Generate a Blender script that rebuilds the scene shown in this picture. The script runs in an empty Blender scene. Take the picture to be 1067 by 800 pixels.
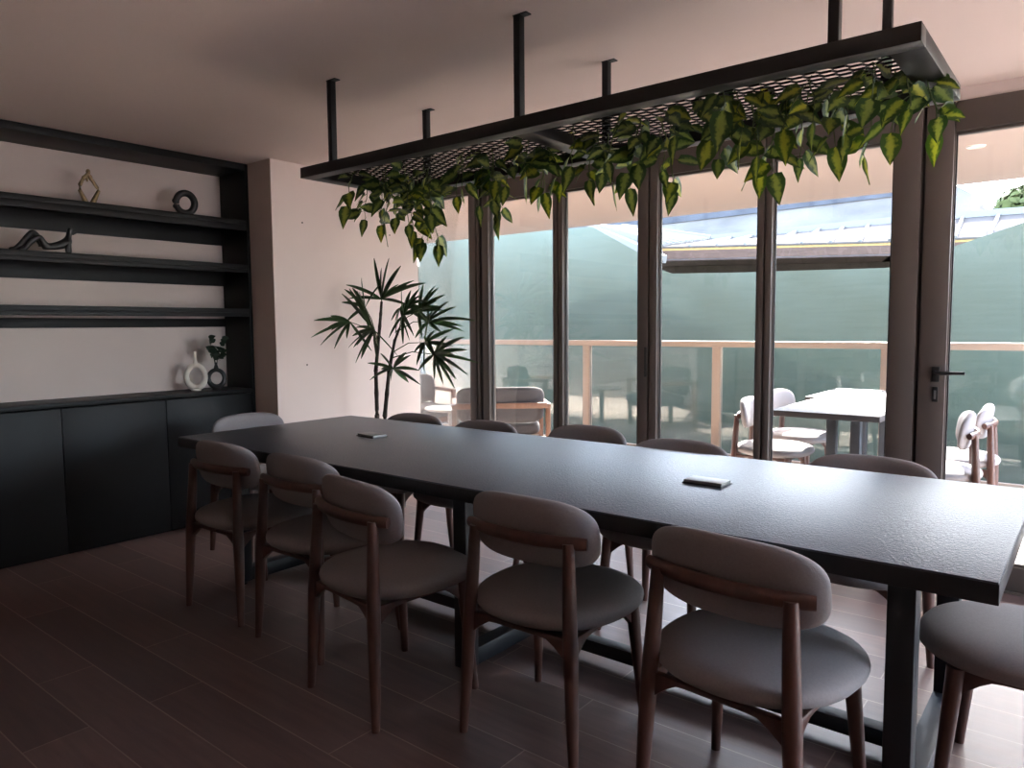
import bpy, bmesh, math, random
from mathutils import Vector, Matrix
rnd = random.Random(7)
SC = bpy.context.scene
COL = SC.collection
PI = math.pi

# ------------------------------------------------------------------ materials
def mat(name, col, rough=.6, spec=.5, metal=0.0, noise=0.0, nscale=8.0, bump=0.0, bscale=60.0, stretch=None, col2=None):
    m = bpy.data.materials.new(name); m.use_nodes = True
    nt = m.node_tree; b = nt.nodes['Principled BSDF']
    b.inputs['Base Color'].default_value = (*col, 1)
    b.inputs['Roughness'].default_value = rough
    b.inputs['Specular IOR Level'].default_value = spec
    b.inputs['Metallic'].default_value = metal
    tc = nt.nodes.new('ShaderNodeTexCoord'); mp = nt.nodes.new('ShaderNodeMapping')
    nt.links.new(tc.outputs['Object'], mp.inputs['Vector'])
    if stretch: mp.inputs['Scale'].default_value = stretch
    if noise or col2:
        n = nt.nodes.new('ShaderNodeTexNoise'); n.inputs['Scale'].default_value = nscale; n.inputs['Detail'].default_value = 5
        nt.links.new(mp.outputs[0], n.inputs['Vector'])
        r = nt.nodes.new('ShaderNodeValToRGB')
        c2 = col2 if col2 else tuple(c * (1 - noise) for c in col)
        r.color_ramp.elements[0].position = .3; r.color_ramp.elements[1].position = .7
        r.color_ramp.elements[0].color = (*c2, 1); r.color_ramp.elements[1].color = (*col, 1)
        nt.links.new(n.outputs['Fac'], r.inputs['Fac']); nt.links.new(r.outputs['Color'], b.inputs['Base Color'])
    if bump:
        n2 = nt.nodes.new('ShaderNodeTexNoise'); n2.inputs['Scale'].default_value = bscale; n2.inputs['Detail'].default_value = 3
        nt.links.new(mp.outputs[0], n2.inputs['Vector'])
        bp = nt.nodes.new('ShaderNodeBump'); bp.inputs['Strength'].default_value = bump; bp.inputs['Distance'].default_value = .004
        nt.links.new(n2.outputs['Fac'], bp.inputs['Height']); nt.links.new(bp.outputs['Normal'], b.inputs['Normal'])
    return m

def glass_mat(name, tint=(1, 1, 1), refl=1.0):
    m = bpy.data.materials.new(name); m.use_nodes = True
    nt = m.node_tree; nt.nodes.remove(nt.nodes['Principled BSDF'])
    out = nt.nodes['Material Output']
    t = nt.nodes.new('ShaderNodeBsdfTransparent'); t.inputs['Color'].default_value = (*tint, 1)
    g = nt.nodes.new('ShaderNodeBsdfGlossy'); g.inputs['Roughness'].default_value = .015
    fr = nt.nodes.new('ShaderNodeFresnel'); fr.inputs['IOR'].default_value = 1.45
    mu = nt.nodes.new('ShaderNodeMath'); mu.operation = 'MULTIPLY'; mu.inputs[1].default_value = refl
    mx = nt.nodes.new('ShaderNodeMixShader')
    nt.links.new(fr.outputs[0], mu.inputs[0]); nt.links.new(mu.outputs[0], mx.inputs['Fac'])
    nt.links.new(t.outputs[0], mx.inputs[1]); nt.links.new(g.outputs[0], mx.inputs[2])
    nt.links.new(mx.outputs[0], out.inputs['Surface'])
    return m

def floor_mat():
    m = bpy.data.materials.new('wood_look_tile'); m.use_nodes = True
    nt = m.node_tree; b = nt.nodes['Principled BSDF']; L = nt.links.new
    tc = nt.nodes.new('ShaderNodeTexCoord'); mp = nt.nodes.new('ShaderNodeMapping')
    mp.inputs['Location'].default_value = (2.52 + 1.2 * 4, -.917 + .1925 * 20, 0)
    L(tc.outputs['Object'], mp.inputs['Vector'])
    br = nt.nodes.new('ShaderNodeTexBrick')
    br.offset = .38; br.offset_frequency = 2
    br.inputs['Scale'].default_value = 1; br.inputs['Brick Width'].default_value = 1.2
    br.inputs['Row Height'].default_value = .1925; br.inputs['Mortar Size'].default_value = .0023
    br.inputs['Mortar Smooth'].default_value = .1
    br.inputs['Color1'].default_value = (.100, .064, .058, 1); br.inputs['Color2'].default_value = (.162, .104, .094, 1)
    br.inputs['Mortar'].default_value = (.27, .21, .18, 1)
    L(mp.outputs[0], br.inputs['Vector'])
    mp2 = nt.nodes.new('ShaderNodeMapping'); mp2.inputs['Scale'].default_value = (1.2, 14, 1)
    L(tc.outputs['Object'], mp2.inputs['Vector'])
    n = nt.nodes.new('ShaderNodeTexNoise'); n.inputs['Scale'].default_value = 2.2; n.inputs['Detail'].default_value = 7; n.inputs['Roughness'].default_value = .65
    L(mp2.outputs[0], n.inputs['Vector'])
    r = nt.nodes.new('ShaderNodeValToRGB'); r.color_ramp.elements[0].position = .3; r.color_ramp.elements[1].position = .75
    r.color_ramp.elements[0].color = (.66, .62, .6, 1); r.color_ramp.elements[1].color = (1.15, 1.12, 1.1, 1)
    L(n.outputs['Fac'], r.inputs['Fac'])
    mx = nt.nodes.new('ShaderNodeMix'); mx.data_type = 'RGBA'; mx.blend_type = 'MULTIPLY'; mx.inputs['Factor'].default_value = 1
    L(br.outputs['Color'], mx.inputs['A']); L(r.outputs['Color'], mx.inputs['B'])
    L(mx.outputs['Result'], b.inputs['Base Color'])
    b.inputs['Roughness'].default_value = .42
    rr = nt.nodes.new('ShaderNodeMapRange'); rr.inputs['To Min'].default_value = .36; rr.inputs['To Max'].default_value = .52
    L(n.outputs['Fac'], rr.inputs['Value']); L(rr.outputs[0], b.inputs['Roughness'])
    bp = nt.nodes.new('ShaderNodeBump'); bp.inputs['Strength'].default_value = .25; bp.inputs['Distance'].default_value = .002
    L(n.outputs['Fac'], bp.inputs['Height']); L(bp.outputs['Normal'], b.inputs['Normal'])
    return m

def wood_mat(name, c1, c2, rough=.42, scale=5.0, stretch=(9, 9, 1)):
    m = mat(name, c1, rough, noise=.3, nscale=scale, col2=c2, stretch=stretch, bump=.06, bscale=14)
    return m

def leaf_mat(name, edge, centre, tone=1.0):
    m = bpy.data.materials.new(name); m.use_nodes = True
    nt = m.node_tree; b = nt.nodes['Principled BSDF']; L = nt.links.new
    uv = nt.nodes.new('ShaderNodeUVMap'); sp = nt.nodes.new('ShaderNodeSeparateXYZ'); L(uv.outputs[0], sp.inputs[0])
    # |u-.5| -> centre factor, broken up by noise
    s = nt.nodes.new('ShaderNodeMath'); s.operation = 'SUBTRACT'; s.inputs[1].default_value = .5; L(sp.outputs[0], s.inputs[0])
    a = nt.nodes.new('ShaderNodeMath'); a.operation = 'ABSOLUTE'; L(s.outputs[0], a.inputs[0])
    tc = nt.nodes.new('ShaderNodeTexCoord')
    n = nt.nodes.new('ShaderNodeTexNoise'); n.inputs['Scale'].default_value = 75; n.inputs['Detail'].default_value = 4
    L(tc.outputs['Object'], n.inputs['Vector'])
    ns = nt.nodes.new('ShaderNodeMath'); ns.operation = 'MULTIPLY_ADD'; ns.inputs[1].default_value = .55; ns.inputs[2].default_value = -.27; L(n.outputs['Fac'], ns.inputs[0])
    ad = nt.nodes.new('ShaderNodeMath'); ad.operation = 'ADD'; L(a.outputs[0], ad.inputs[0]); L(ns.outputs[0], ad.inputs[1])
    r = nt.nodes.new('ShaderNodeValToRGB'); r.color_ramp.elements[0].position = .10; r.color_ramp.elements[1].position = .30
    r.color_ramp.elements[0].color = (*centre, 1); r.color_ramp.elements[1].color = (*edge, 1)
    L(ad.outputs[0], r.inputs['Fac'])
    va = nt.nodes.new('ShaderNodeAttribute'); va.attribute_name = 'tone'
    hv = nt.nodes.new('ShaderNodeMix'); hv.data_type = 'RGBA'; hv.blend_type = 'MIX'
    yl = nt.nodes.new('ShaderNodeMix'); yl.data_type = 'RGBA'; yl.blend_type = 'MULTIPLY'; yl.inputs['Factor'].default_value = 1
    L(r.outputs['Color'], yl.inputs['A']); yl.inputs['B'].default_value = (1.9, 1.55, .5, 1)
    L(va.outputs['Fac'], hv.inputs['Factor']); L(r.outputs['Color'], hv.inputs['A']); L(yl.outputs['Result'], hv.inputs['B'])
    L(hv.outputs['Result'], b.inputs['Base Color'])
    b.inputs['Roughness'].default_value = .38
    tr = nt.nodes.new('ShaderNodeBsdfTranslucent'); L(hv.outputs['Result'], tr.inputs['Color'])
    mx = nt.nodes.new('ShaderNodeMixShader'); mx.inputs['Fac'].default_value = .35
    L(b.outputs[0], mx.inputs[1]); L(tr.outputs[0], mx.inputs[2]); L(mx.outputs[0], nt.nodes['Material Output'].inputs['Surface'])
    return m

def net_mat():
    m = bpy.data.materials.new('green_shade_net'); m.use_nodes = True
    nt = m.node_tree; b = nt.nodes['Principled BSDF']; L = nt.links.new
    tc = nt.nodes.new('ShaderNodeTexCoord'); mp = nt.nodes.new('ShaderNodeMapping'); mp.inputs['Scale'].default_value = (.35, 1, 5)
    L(tc.outputs['Object'], mp.inputs['Vector'])
    n = nt.nodes.new('ShaderNodeTexNoise'); n.inputs['Scale'].default_value = 6; n.inputs['Detail'].default_value = 6; L(mp.outputs[0], n.inputs['Vector'])
    r = nt.nodes.new('ShaderNodeValToRGB'); r.color_ramp.elements[0].position = .25; r.color_ramp.elements[1].position = .8
    r.color_ramp.elements[0].color = (.080, .105, .089, 1); r.color_ramp.elements[1].color = (.096, .124, .106, 1)
    L(n.outputs['Fac'], r.inputs['Fac']); L(r.outputs['Color'], b.inputs['Base Color']); b.inputs['Roughness'].default_value = .8
    b.inputs['Specular IOR Level'].default_value = .1
    t = nt.nodes.new('ShaderNodeBsdfTranslucent'); L(r.outputs['Color'], t.inputs['Color'])
    mx = nt.nodes.new('ShaderNodeMixShader'); mx.inputs['Fac'].default_value = .03
    L(b.outputs[0], mx.inputs[1]); L(t.outputs[0], mx.inputs[2]); L(mx.outputs[0], nt.nodes['Material Output'].inputs['Surface'])
    return m

M = {}
M['floor'] = floor_mat()
M['ceiling'] = mat('ceiling_paint', (.70, .58, .53), .85, .2, noise=.04, nscale=1.3)
M['wall'] = mat('wall_paint', (.67, .56, .51), .8, .2, noise=.06, nscale=2.0)
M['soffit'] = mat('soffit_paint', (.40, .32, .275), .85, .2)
M['black'] = mat('black_laminate', (.008, .0075, .008), .5, .22, noise=.25, nscale=3)
M['gap'] = mat('shadow_gap', (.004, .004, .004), .9, .1)
M['steel'] = mat('black_powder_coat', (.008, .0075, .008), .45, .35)
M['tsteel'] = mat('table_frame_black', (.011, .0125, .017), .45, .35)
M['ttop'] = mat('black_textured_tabletop', (.058, .064, .080), .36, .45, bump=.55, bscale=150)  # black top, base lightened and blued to imitate sky sheen
for n_ in M['ttop'].node_tree.nodes:
    if n_.type == 'BSDF_PRINCIPLED': n_.inputs['IOR'].default_value = 1.45; n_.inputs['Specular Tint'].default_value = (.70, .82, 1, 1)  # blue specular tint stands in for the sky's reflection
M['tedge'] = mat('table_edge_shaded', (.012, .0125, .016), .5, .3)  # darker than the top: shade on the unlit edge, put into the colour
M['bronze_al'] = mat('brown_aluminium_frame', (.095, .076, .066), .42, .5, noise=.1, nscale=3, stretch=(1, 1, .15))
M['gasket'] = mat('dark_gasket', (.02, .018, .018), .6, .3)
M['fabric'] = mat('taupe_fabric', (.235, .215, .218), .9, .15, noise=.10, nscale=160, bump=.25, bscale=420)
M['wood'] = wood_mat('reddish_walnut', (.082, .031, .022), (.046, .018, .013), .42)
M['metal'] = mat('brushed_metal', (.20, .20, .195), .45, .5, .6)
M['hblack'] = mat('black_handle', (.012, .012, .012), .35, .5)
M['glass'] = glass_mat('clear_glass', (.97, .985, .98), .55)
M['rglass'] = glass_mat('railing_glass', (.94, .975, .965), .9)
M['rail'] = mat('beige_rail', (.34, .25, .19), .5, .4)
M['deck'] = mat('terrace_tile', (.72, .61, .54), .7, .3, noise=.12, nscale=5, stretch=(.4, 4, 1))
M['net'] = net_mat()
M['leaf'] = leaf_mat('variegated_leaf', (.022, .058, .016), (.20, .26, .06))
M['palm'] = mat('palm_leaf', (.065, .125, .045), .42, .4, noise=.35, nscale=9)
M['stem'] = mat('dark_stem', (.030, .022, .016), .7, .3, noise=.4, nscale=40, bump=.5, bscale=60)
M['vine'] = mat('green_vine', (.06, .085, .03), .6, .3)
M['pot'] = mat('charcoal_planter', (.05, .05, .05), .6, .4, noise=.2, nscale=12)
M['soil'] = mat('potting_soil', (.03, .02, .014), .95, .1, noise=.5, nscale=60, bump=.8, bscale=80)
M['gold'] = mat('aged_bronze', (.36, .25, .13), .38, .5, .75, noise=.35, nscale=30)
M['ornblk'] = mat('matt_black_ceramic', (.014, .013, .013), .42, .5)
M['white'] = mat('cream_ceramic', (.74, .67, .58), .5, .4, noise=.08, nscale=18)
M['sprig'] = mat('dark_sprig_leaf', (.014, .026, .014), .5, .3)
M['ofab'] = mat('grey_outdoor_fabric', (.055, .050, .052), .9, .15, noise=.1, nscale=90)
M['owood'] = wood_mat('teak_frame', (.13, .055, .028), (.10, .042, .02), .5)
M['ctop'] = mat('white_table_top', (.26, .255, .25), .4, .4)
M['otop'] = mat('grey_outdoor_tabletop', (.075, .066, .066), .6, .3)
M['oleg'] = mat('dark_grey_table_leg', (.06, .065, .075), .5, .4)
M['roof'] = mat('pale_roof_sheet', (.082, .073, .070), 1.0, .0, noise=.12, nscale=3)
M['rib'] = mat('white_roof_rib', (.16, .157, .153), 1.0, .0)
M['fascia'] = mat('timber_fascia', (.085, .052, .040), .7, .2, noise=.3, nscale=6, stretch=(.5, 1, 6))
M['ochre'] = mat('ochre_trim', (.27, .17, .06), .7, .2, noise=.25, nscale=20)
M['dwood'] = mat('dark_timber', (.06, .042, .038), .8, .2, noise=.3, nscale=4)
M['conc'] = mat('weathered_pale_render', (.165, .158, .158), .9, .1, noise=.4, nscale=.9, stretch=(1, 1, 2.5))
M['concd'] = mat('stained_parapet', (.075, .08, .095), .9, .1, noise=.45, nscale=2.5)
M['tree'] = mat('sunlit_foliage', (.085, .10, .035), .7, .1, noise=.6, nscale=1.2)  # yellow-green with random darker mottling
M['bark'] = mat('tree_bark', (.10, .07, .05), .9, .1, noise=.4, nscale=8)
M['earth'] = mat('dry_ground', (.24, .20, .16), .95, .1, noise=.3, nscale=.6)
M['lamp'] = mat('downlight_ring', (.7, .66, .6), .5, .3)

# ------------------------------------------------------------------ mesh helpers
class MB:
    def __init__(s): s.v = []; s.f = []; s.uv = []; s.tone = []; s.use_uv = False
    def box(s, x0, x1, y0, y1, z0, z1):
        b = len(s.v)
        s.v += [(x0, y0, z0), (x1, y0, z0), (x1, y1, z0), (x0, y1, z0), (x0, y0, z1), (x1, y0, z1), (x1, y1, z1), (x0, y1, z1)]
        s.f += [tuple(b + i for i in q) for q in ((0, 3, 2, 1), (4, 5, 6, 7), (0, 1, 5, 4), (1, 2, 6, 5), (2, 3, 7, 6), (3, 0, 4, 7))]
        return s
    def prism(s, pts, d):
        """closed polygon pts (3-D, planar) extruded by vector d"""
        b = len(s.v); n = len(pts)
        s.v += [tuple(p) for p in pts] + [tuple(Vector(p) + Vector(d)) for p in pts]
        s.f.append(tuple(b + i for i in range(n - 1, -1, -1))); s.f.append(tuple(b + n + i for i in range(n)))
        for i in range(n): s.f.append((b + i, b + (i + 1) % n, b + n + (i + 1) % n, b + n + i))
        return s
    def tube(s, pts, rad, n=10, closed=False, flat=1.0, up=(0, 0, 1), square=False):
        pts = [Vector(p) for p in pts]; k = len(pts)
        if not hasattr(rad, '__len__'): rad = [rad] * k
        b = len(s.v); up = Vector(up)
        for i, p in enumerate(pts):
            a = pts[(i - 1) % k] if (closed or i > 0) else p
            c = pts[(i + 1) % k] if (closed or i < k - 1) else p
            t = (c - a).normalized()
            x = t.cross(up)
            if x.length < 1e-4: x = t.cross(Vector((0, 1, 0)))
            x.normalize(); y = x.cross(t).normalized()
            for j in range(n):
                an = 2 * PI * (j + (.5 if square else 0)) / n
                r = rad[i] * (1.4142 if square else 1)
                s.v.append(tuple(p + x * (r * math.cos(an)) + y * (r * flat * math.sin(an))))
        for i in range(k if closed else k - 1):
            for j in range(n):
                a0 = b + i * n + j; a1 = b + i * n + (j + 1) % n
                c0 = b + ((i + 1) % k) * n + j; c1 = b + ((i + 1) % k) * n + (j + 1) % n
                s.f.append((a0, a1, c1, c0))
        if not closed:
            s.f.append(tuple(b + j for j in range(n - 1, -1, -1))); s.f.append(tuple(b + (k - 1) * n + j for j in range(n)))
        return s
    def lathe(s, prof, n=24, c=(0, 0, 0)):
        b = len(s.v); k = len(prof)
        for (r, z) in prof:
            for j in range(n):
                a = 2 * PI * j / n; s.v.append((c[0] + r * math.cos(a), c[1] + r * math.sin(a), c[2] + z))
        for i in range(k - 1):
            for j in range(n): s.f.append((b + i * n + j, b + i * n + (j + 1) % n, b + (i + 1) * n + (j + 1) % n, b + (i + 1) * n + j))
        s.f.append(tuple(b + j for j in range(n - 1, -1, -1))); s.f.append(tuple(b + (k - 1) * n + j for j in range(n)))
        return s
    def blob(s, fn, nu=40, nv=16):
        """closed surface: fn(u in 0..2pi, v in -pi/2..pi/2)"""
        b = len(s.v)
        for i in range(1, nv):
            for j in range(nu): s.v.append(tuple(fn(2 * PI * j / nu, -PI / 2 + PI * i / nv)))
        s.v.append(tuple(fn(0, -PI / 2))); s.v.append(tuple(fn(0, PI / 2)))
        lo = len(s.v) - 2; hi = lo + 1
        for i in range(nv - 2):
            for j in range(nu): s.f.append((b + i * nu + j, b + i * nu + (j + 1) % nu, b + (i + 1) * nu + (j + 1) % nu, b + (i + 1) * nu + j))
        for j in range(nu):
            s.f.append((lo, b + (j + 1) % nu, b + j)); s.f.append((hi, b + (nv - 2) * nu + j, b + (nv - 2) * nu + (j + 1) % nu))
        return s
    def build(s, name, m, parent=None, bevel=0.0, smooth=True, ang=40, seg=2, loc=None):
        me = bpy.data.meshes.new(name); me.from_pydata(s.v, [], s.f)
        bm = bmesh.new(); bm.from_mesh(me)
        bmesh.ops.recalc_face_normals(bm, faces=bm.faces[:]) if not s.use_uv else None
        if bevel:
            ed = [e for e in bm.edges if len(e.link_faces) == 2 and e.calc_face_angle(0) > math.radians(30)]
            bmesh.ops.bevel(bm, geom=ed, offset=bevel, segments=seg, affect='EDGES', profile=.5, clamp_overlap=True)
        bm.to_mesh(me); bm.free()
        if s.use_uv:
            ul = me.uv_layers.new(name='UVMap')
            for lp in me.loops: ul.data[lp.index].uv = s.uv[lp.vertex_index]
            at = me.attributes.new('tone', 'FLOAT', 'POINT')
            for i, t in enumerate(s.tone): at.data[i].value = t
        if smooth:
            me.shade_smooth(); me.set_sharp_from_angle(angle=math.radians(ang))
        me.materials.append(m)
        o = bpy.data.objects.new(name, me); COL.objects.link(o)
        if parent: o.parent = parent
        if loc: o.location = loc
        return o

def sgn(a, e): return math.copysign(abs(a) ** e, a)

def thing(name, label, cat, loc=(0, 0, 0), rz=0.0, group=None):
    o = bpy.data.objects.new(name, None); COL.objects.link(o)
    o.empty_display_size = .1; o.location = loc; o.rotation_euler = (0, 0, rz)
    o['label'] = label; o['category'] = cat
    if group: o['group'] = group
    return o
def tag(o, label, cat, group=None):
    o['label'] = label; o['category'] = cat
    if group: o['group'] = group
    return o
def struct(o): o['kind'] = 'structure'; return o
def sbox(name, m, *b, parent=None, bevel=0.0):
    o = MB().box(*b).build(name, m, parent, bevel)
    if parent is None: struct(o)
    return o
def dup(root, loc, rz, label, group=None):
    r = root.copy(); COL.objects.link(r); r.location = loc; r.rotation_euler = (0, 0, rz); r['label'] = label
    if group: r['group'] = group
    for ch in root.children:
        c = ch.copy(); COL.objects.link(c); c.parent = r
        for g in ch.children:
            d = g.copy(); COL.objects.link(d); d.parent = c
    return r

# ------------------------------------------------------------------ room measures
CZ = 2.407            # ceiling
GY = 4.132            # inner face of the glazing
KX, KY = -4.322, 2.841   # pier corner
FX, BX = -4.588, -4.92   # joinery front, recess back wall
XR, YB = 2.6, -2.6       # unseen right and rear walls

sbox('floor', M['floor'], -5.1, XR + .15, YB - .15, GY + .1, -.12, 0)
sbox('ceiling', M['ceiling'], -5.1, XR + .15, YB - .15, GY + .10, CZ, CZ + .2)
sbox('wall_left', M['wall'], -5.1, BX, YB - .15, KY, 0, CZ)
sbox('wall_pier', M['wall'], -5.1, KX, KY, GY + .044, 0, CZ)
sbox('wall_rear', M['wall'], -5.1, XR + .15, YB - .15, YB, 0, CZ)
GWY = 2.0
for nm_, b_ in (('wall_right', (YB, GWY, 0, CZ)), ('wall_right.001', (GWY, GY + .10, 2.30, CZ)), ('wall_right.002', (GWY, GY + .10, -.1, .06))):
    sbox(nm_, M['wall'], XR, XR + .15, *b_)
for k in range(3): sbox('trim_%d' % (5 + k), M['bronze_al'], XR + .03, XR + .11, GWY + 1.03 * k, GWY + 1.03 * k + .07, .06, 2.30, bevel=.002)  # posts of the added side window
sbox('window_7', M['glass'], XR + .06, XR + .068, GWY, GY + .02, .06, 2.30)  # unseen window, added to let more sky light into the room
sbox('wall_header', M['ceiling'], KX, XR, GY + .012, GY + .16, 2.346, CZ)

# ------------------------------------------------------------------ glazing
def stile(mb, x0, x1, y0=GY, d=.075, z0=.0, z1=2.346):
    """frame profile with a raised face and glazing beads on both sides"""
    mb.box(x0 + .006, x1 - .006, y0, y0 + d, z0, z1)
    mb.box(x0, x1, y0 + .022, y0 + d - .012, z0, z1)
def window(idx, x0, x1, sl, sr, top, name='window', z_bot=.10, extra=None):
    """opening from x0 to x1: left stile widths sl, right stile sr, underside of head rail at top"""
    root = bpy.data.objects.new('%s_%d' % (name, idx), None); COL.objects.link(root); root['kind'] = 'structure'
    fr = MB()
    if sl: stile(fr, x0, x0 + sl)
    if sr: stile(fr, x1 - sr, x1)
    fr.box(x0 + sl, x1 - sr, GY + .003, GY + .072, top, 2.346)
    fr.box(x0 + sl, x1 - sr, GY + .020, GY + .060, top - .014, top)
    fr.box(x0 + sl, x1 - sr, GY + .003, GY + .072, .012, z_bot)
    fr.box(x0 + sl, x1 - sr, GY + .020, GY + .060, z_bot, z_bot + .014)
    fr.build('frame', M['bronze_al'], root, .002)
    ga = MB()
    a, b_ = x0 + sl, x1 - sr
    if sl: ga.box(a, a + .006, GY + .030, GY + .046, z_bot + .01, top - .01)
    ga.box(b_ - .006, b_, GY + .030, GY + .046, z_bot + .01, top - .01)
    ga.build('gasket', M['gasket'], root)
    MB().box(a - (.004 if sl else -.001), b_ + .004, GY + .034, GY + .042, z_bot - .004, top + .004).build('pane', M['glass'], root)
    return root
window(1, KX, -3.672, 0, .072, 2.287)
w2 = window(2, -3.612, -2.922, .072, .046, 2.206)
window(3, -2.922, -2.226, .046, .085, 2.206)
w4 = window(4, -2.226, -1.500, .062, .05, 2.206)
window(5, -1.500, -.725, .046, .132, 2.206)
sbox('trim_1', M['gasket'], -3.672, -3.612, GY + .016, GY + .07, .0, 2.346)
sbox('trim_2', M['bronze_al'], -3.664, -3.642, GY + .004, GY + .016, .0, 2.346, bevel=.002)
sbox('trim_4', M['gasket'], -.7255, -.7155, GY + .02, GY + .07, 0, 2.346)
sbox('trim_3', M['bronze_al'], KX, XR, GY - .01, GY + .1, 0, .012)   # sill track
d1 = window(1, -.716, .52, .128, .128, 2.206, name='door', z_bot=.13)
window(6, .53, XR - .02, .1, .08, 2.206)  # unseen glass bay, added for bluish sky light from the right
# lever handle and keyhole plate on the door
hm = MB().box(-.652, -.618, GY - .008, GY, 1.00, 1.075)
hm.tube([(-.635, GY - .006, 1.046), (-.635, GY - .045, 1.046)], .009, 10)
hm.tube([(-.640, GY - .045, 1.046), (-.59, GY - .046, 1.046), (-.505, GY - .046, 1.048)], [.010, .010, .008], 10)
hm.build('door_handle', M['hblack'], d1, .002)
MB().box(-.648, -.622, GY - .005, GY, .90, .975).build('lock_plate', M['hblack'], d1, .002)
MB().box(-.640, -.630, GY - .007, GY - .004, .915, .958).build('cylinder', M['metal'], d1, .002)
MB().box(-2.252, -2.236, GY - .006, GY + .004, .965, 1.155).box(-2.250, -2.238, GY - .012, GY - .004, .985, 1.005).build('pull_handle', M['hblack'], w4, .002)

# ------------------------------------------------------------------ built-in joinery
su = thing('shelving_unit', 'black wall-mounted shelving with three long shelves beside the pier', 'shelves', (BX, 1.0, 0))
def loc_box(mb, x0, x1, y0, y1, z0, z1): return mb.box(x0 - BX, x1 - BX, y0 - 1.0, y1 - 1.0, z0, z1)
Y0 = -1.4
for zt, lip, cle in ((2.027, .070, .078), (1.727, .056, .078), (1.428, .056, .068)):
    s_ = loc_box(MB(), BX + .002, FX, Y0, KY - .024, zt - .03, zt)
    loc_box(s_, FX - .022, FX, Y0, KY - .024, zt - lip, zt - .0302)
    o = s_.build('shelf', M['black'], su, .0015)
    loc_box(MB(), BX + .002, BX + .024, Y0, KY - .024, zt - lip - cle, zt - lip + (-.010 if zt < 1.5 else lip - .0305)).build('wall_rail', M['black'], o, .0015)
loc_box(MB(), BX + .002, FX, KY - .022, KY - .001, .0, CZ - .002).build('side_panel', M['black'], su, .0015)
h_ = loc_box(MB(), BX + .002, FX, Y0, KY - .024, CZ - .045, CZ - .002)
hh = h_.build('header_board', M['black'], su, .0015)

sb = thing('sideboard', 'long low black sideboard with plain flush doors under the shelves', 'sideboard', (BX, 1.0, 0))
CT = .876
loc_box(MB(), BX + .002, FX - .024, Y0, KY - .024, .0, CT - .026).build('carcass', M['gap'], sb)
loc_box(MB(), BX + .002, FX + .002, Y0, KY - .024, CT - .024, CT).build('countertop', M['black'], sb, .002)
ed = [Y0, -.77, -.17, .43, 1.02, 1.612, 2.212, KY - .026]
for i in range(len(ed) - 1):
    loc_box(MB(), FX - .022, FX, ed[i] + .002, ed[i + 1] - .002, .004, CT - .032).build('door', M['black'], sb, .0015)

# ------------------------------------------------------------------ dining chairs
FAB, WOOD = M['fabric'], M['wood']
def make_chair(label, group, loc, rz):
    t = thing('dining_chair', label, 'chair', loc, rz, group)
    def seat(u, v):
        cu, su_ = math.cos(u), math.sin(u); cv, sv = math.cos(v), math.sin(v)
        rx = .258 * (1 + .03 * su_); ry = .262
        r = abs(cv) ** .55
        x = rx * sgn(cu, .86) * r; y = ry * sgn(su_, .86) * r + .028
        z = .432 + .044 * sgn(sv, .85) - .010 * (1 - min(1, (x * x + y * y) / .05)) * (1 if sv > 0 else 0) * .5
        return (x, y, z)
    MB().blob(seat, 48, 18).build('seat', FAB, t, ang=80)
    def back(u, v):
        cu, su_ = math.cos(u), math.sin(u); cv, sv = math.cos(v), math.sin(v)
        r = abs(cv) ** .36
        x = .236 * sgn(cu, .60) * r; zz = .105 * sgn(su_, .62) * r
        zz += .006 * (1 - (x / .236) ** 2)
        y = -.153 + .028 * sgn(sv, .9) + .044 * (x / .236) ** 2 - .14 * zz
        return (x, y, .676 + zz)
    MB().blob(back, 56, 16).build('backrest', FAB, t, ang=80)
    # curved rail behind the cushion
    pts = [(x, -.197 + .046 * (abs(x) / .22) ** 2.2, .670) for x in [-.219 + .438 * i / 20 for i in range(21)]]
    rr = [.0165] * 21; rr[0] = rr[-1] = .0145
    MB().tube(pts, rr, 14, flat=1.2).build('back_rail', WOOD, t, ang=60)
    for sx in (-1, 1):
        MB().tube([(sx * .209, -.209, 0), (sx * .200, -.202, .16), (sx * .190, -.195, .36), (sx * .180, -.186, .54), (sx * .174, -.180, .672)],
                  [.0135, .0190, .0230, .0205, .0175], 14).build('leg', WOOD, t, ang=60)
    for sx in (-1, 1):
        MB().tube([(sx * .214, .207, 0), (sx * .200, .190, .20), (sx * .186, .174, .40)], [.0135, .0185, .0225], 14).build('leg', WOOD, t, ang=60)
    fr = MB()
    def apron(a, b_):
        a, b_ = Vector(a), Vector(b_); d = (b_ - a); L_ = d.length; d.normalize(); nrm = Vector((-d.y, d.x, 0)) * .010
        prof = []
        n = 14
        for i in range(n + 1):
            s_ = i / n; dist = min(s_, 1 - s_) * L_
            lo = .384 - .062 * max(0, 1 - dist / .085) ** 1.3
            prof.append((s_ * L_, lo))
        poly = [tuple(a + d * s_ + Vector((0, 0, z)) - nrm) for s_, z in prof] + [tuple(b_ + Vector((0, 0, .398)) - nrm), tuple(a + Vector((0, 0, .398)) - nrm)]
        fr.prism(poly, nrm * 2)
    q = [(-.187, -.190, 0), (.187, -.190, 0), (.183, .172, 0), (-.183, .172, 0)]
    for i in range(4): apron(q[i], q[(i + 1) % 4])
    fr.build('seat_frame', WOOD, t, .0015, ang=50)
    return t
NEAR, FAR = 'chairs along the near side of the table', 'chairs along the window side of the table'
ch = make_chair('grey upholstered chair with wooden legs, nearest the black sideboard on the near side', NEAR, (-3.081, 1.864, 0), .04)
dup(ch, (-2.503, 1.862, 0), .02, 'grey chair second from the sideboard, half hidden behind the chair turned askew', NEAR)
dup(ch, (-1.938, 1.706, 0), -.128, 'grey chair pulled out and turned askew, third along the near side', NEAR)
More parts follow.
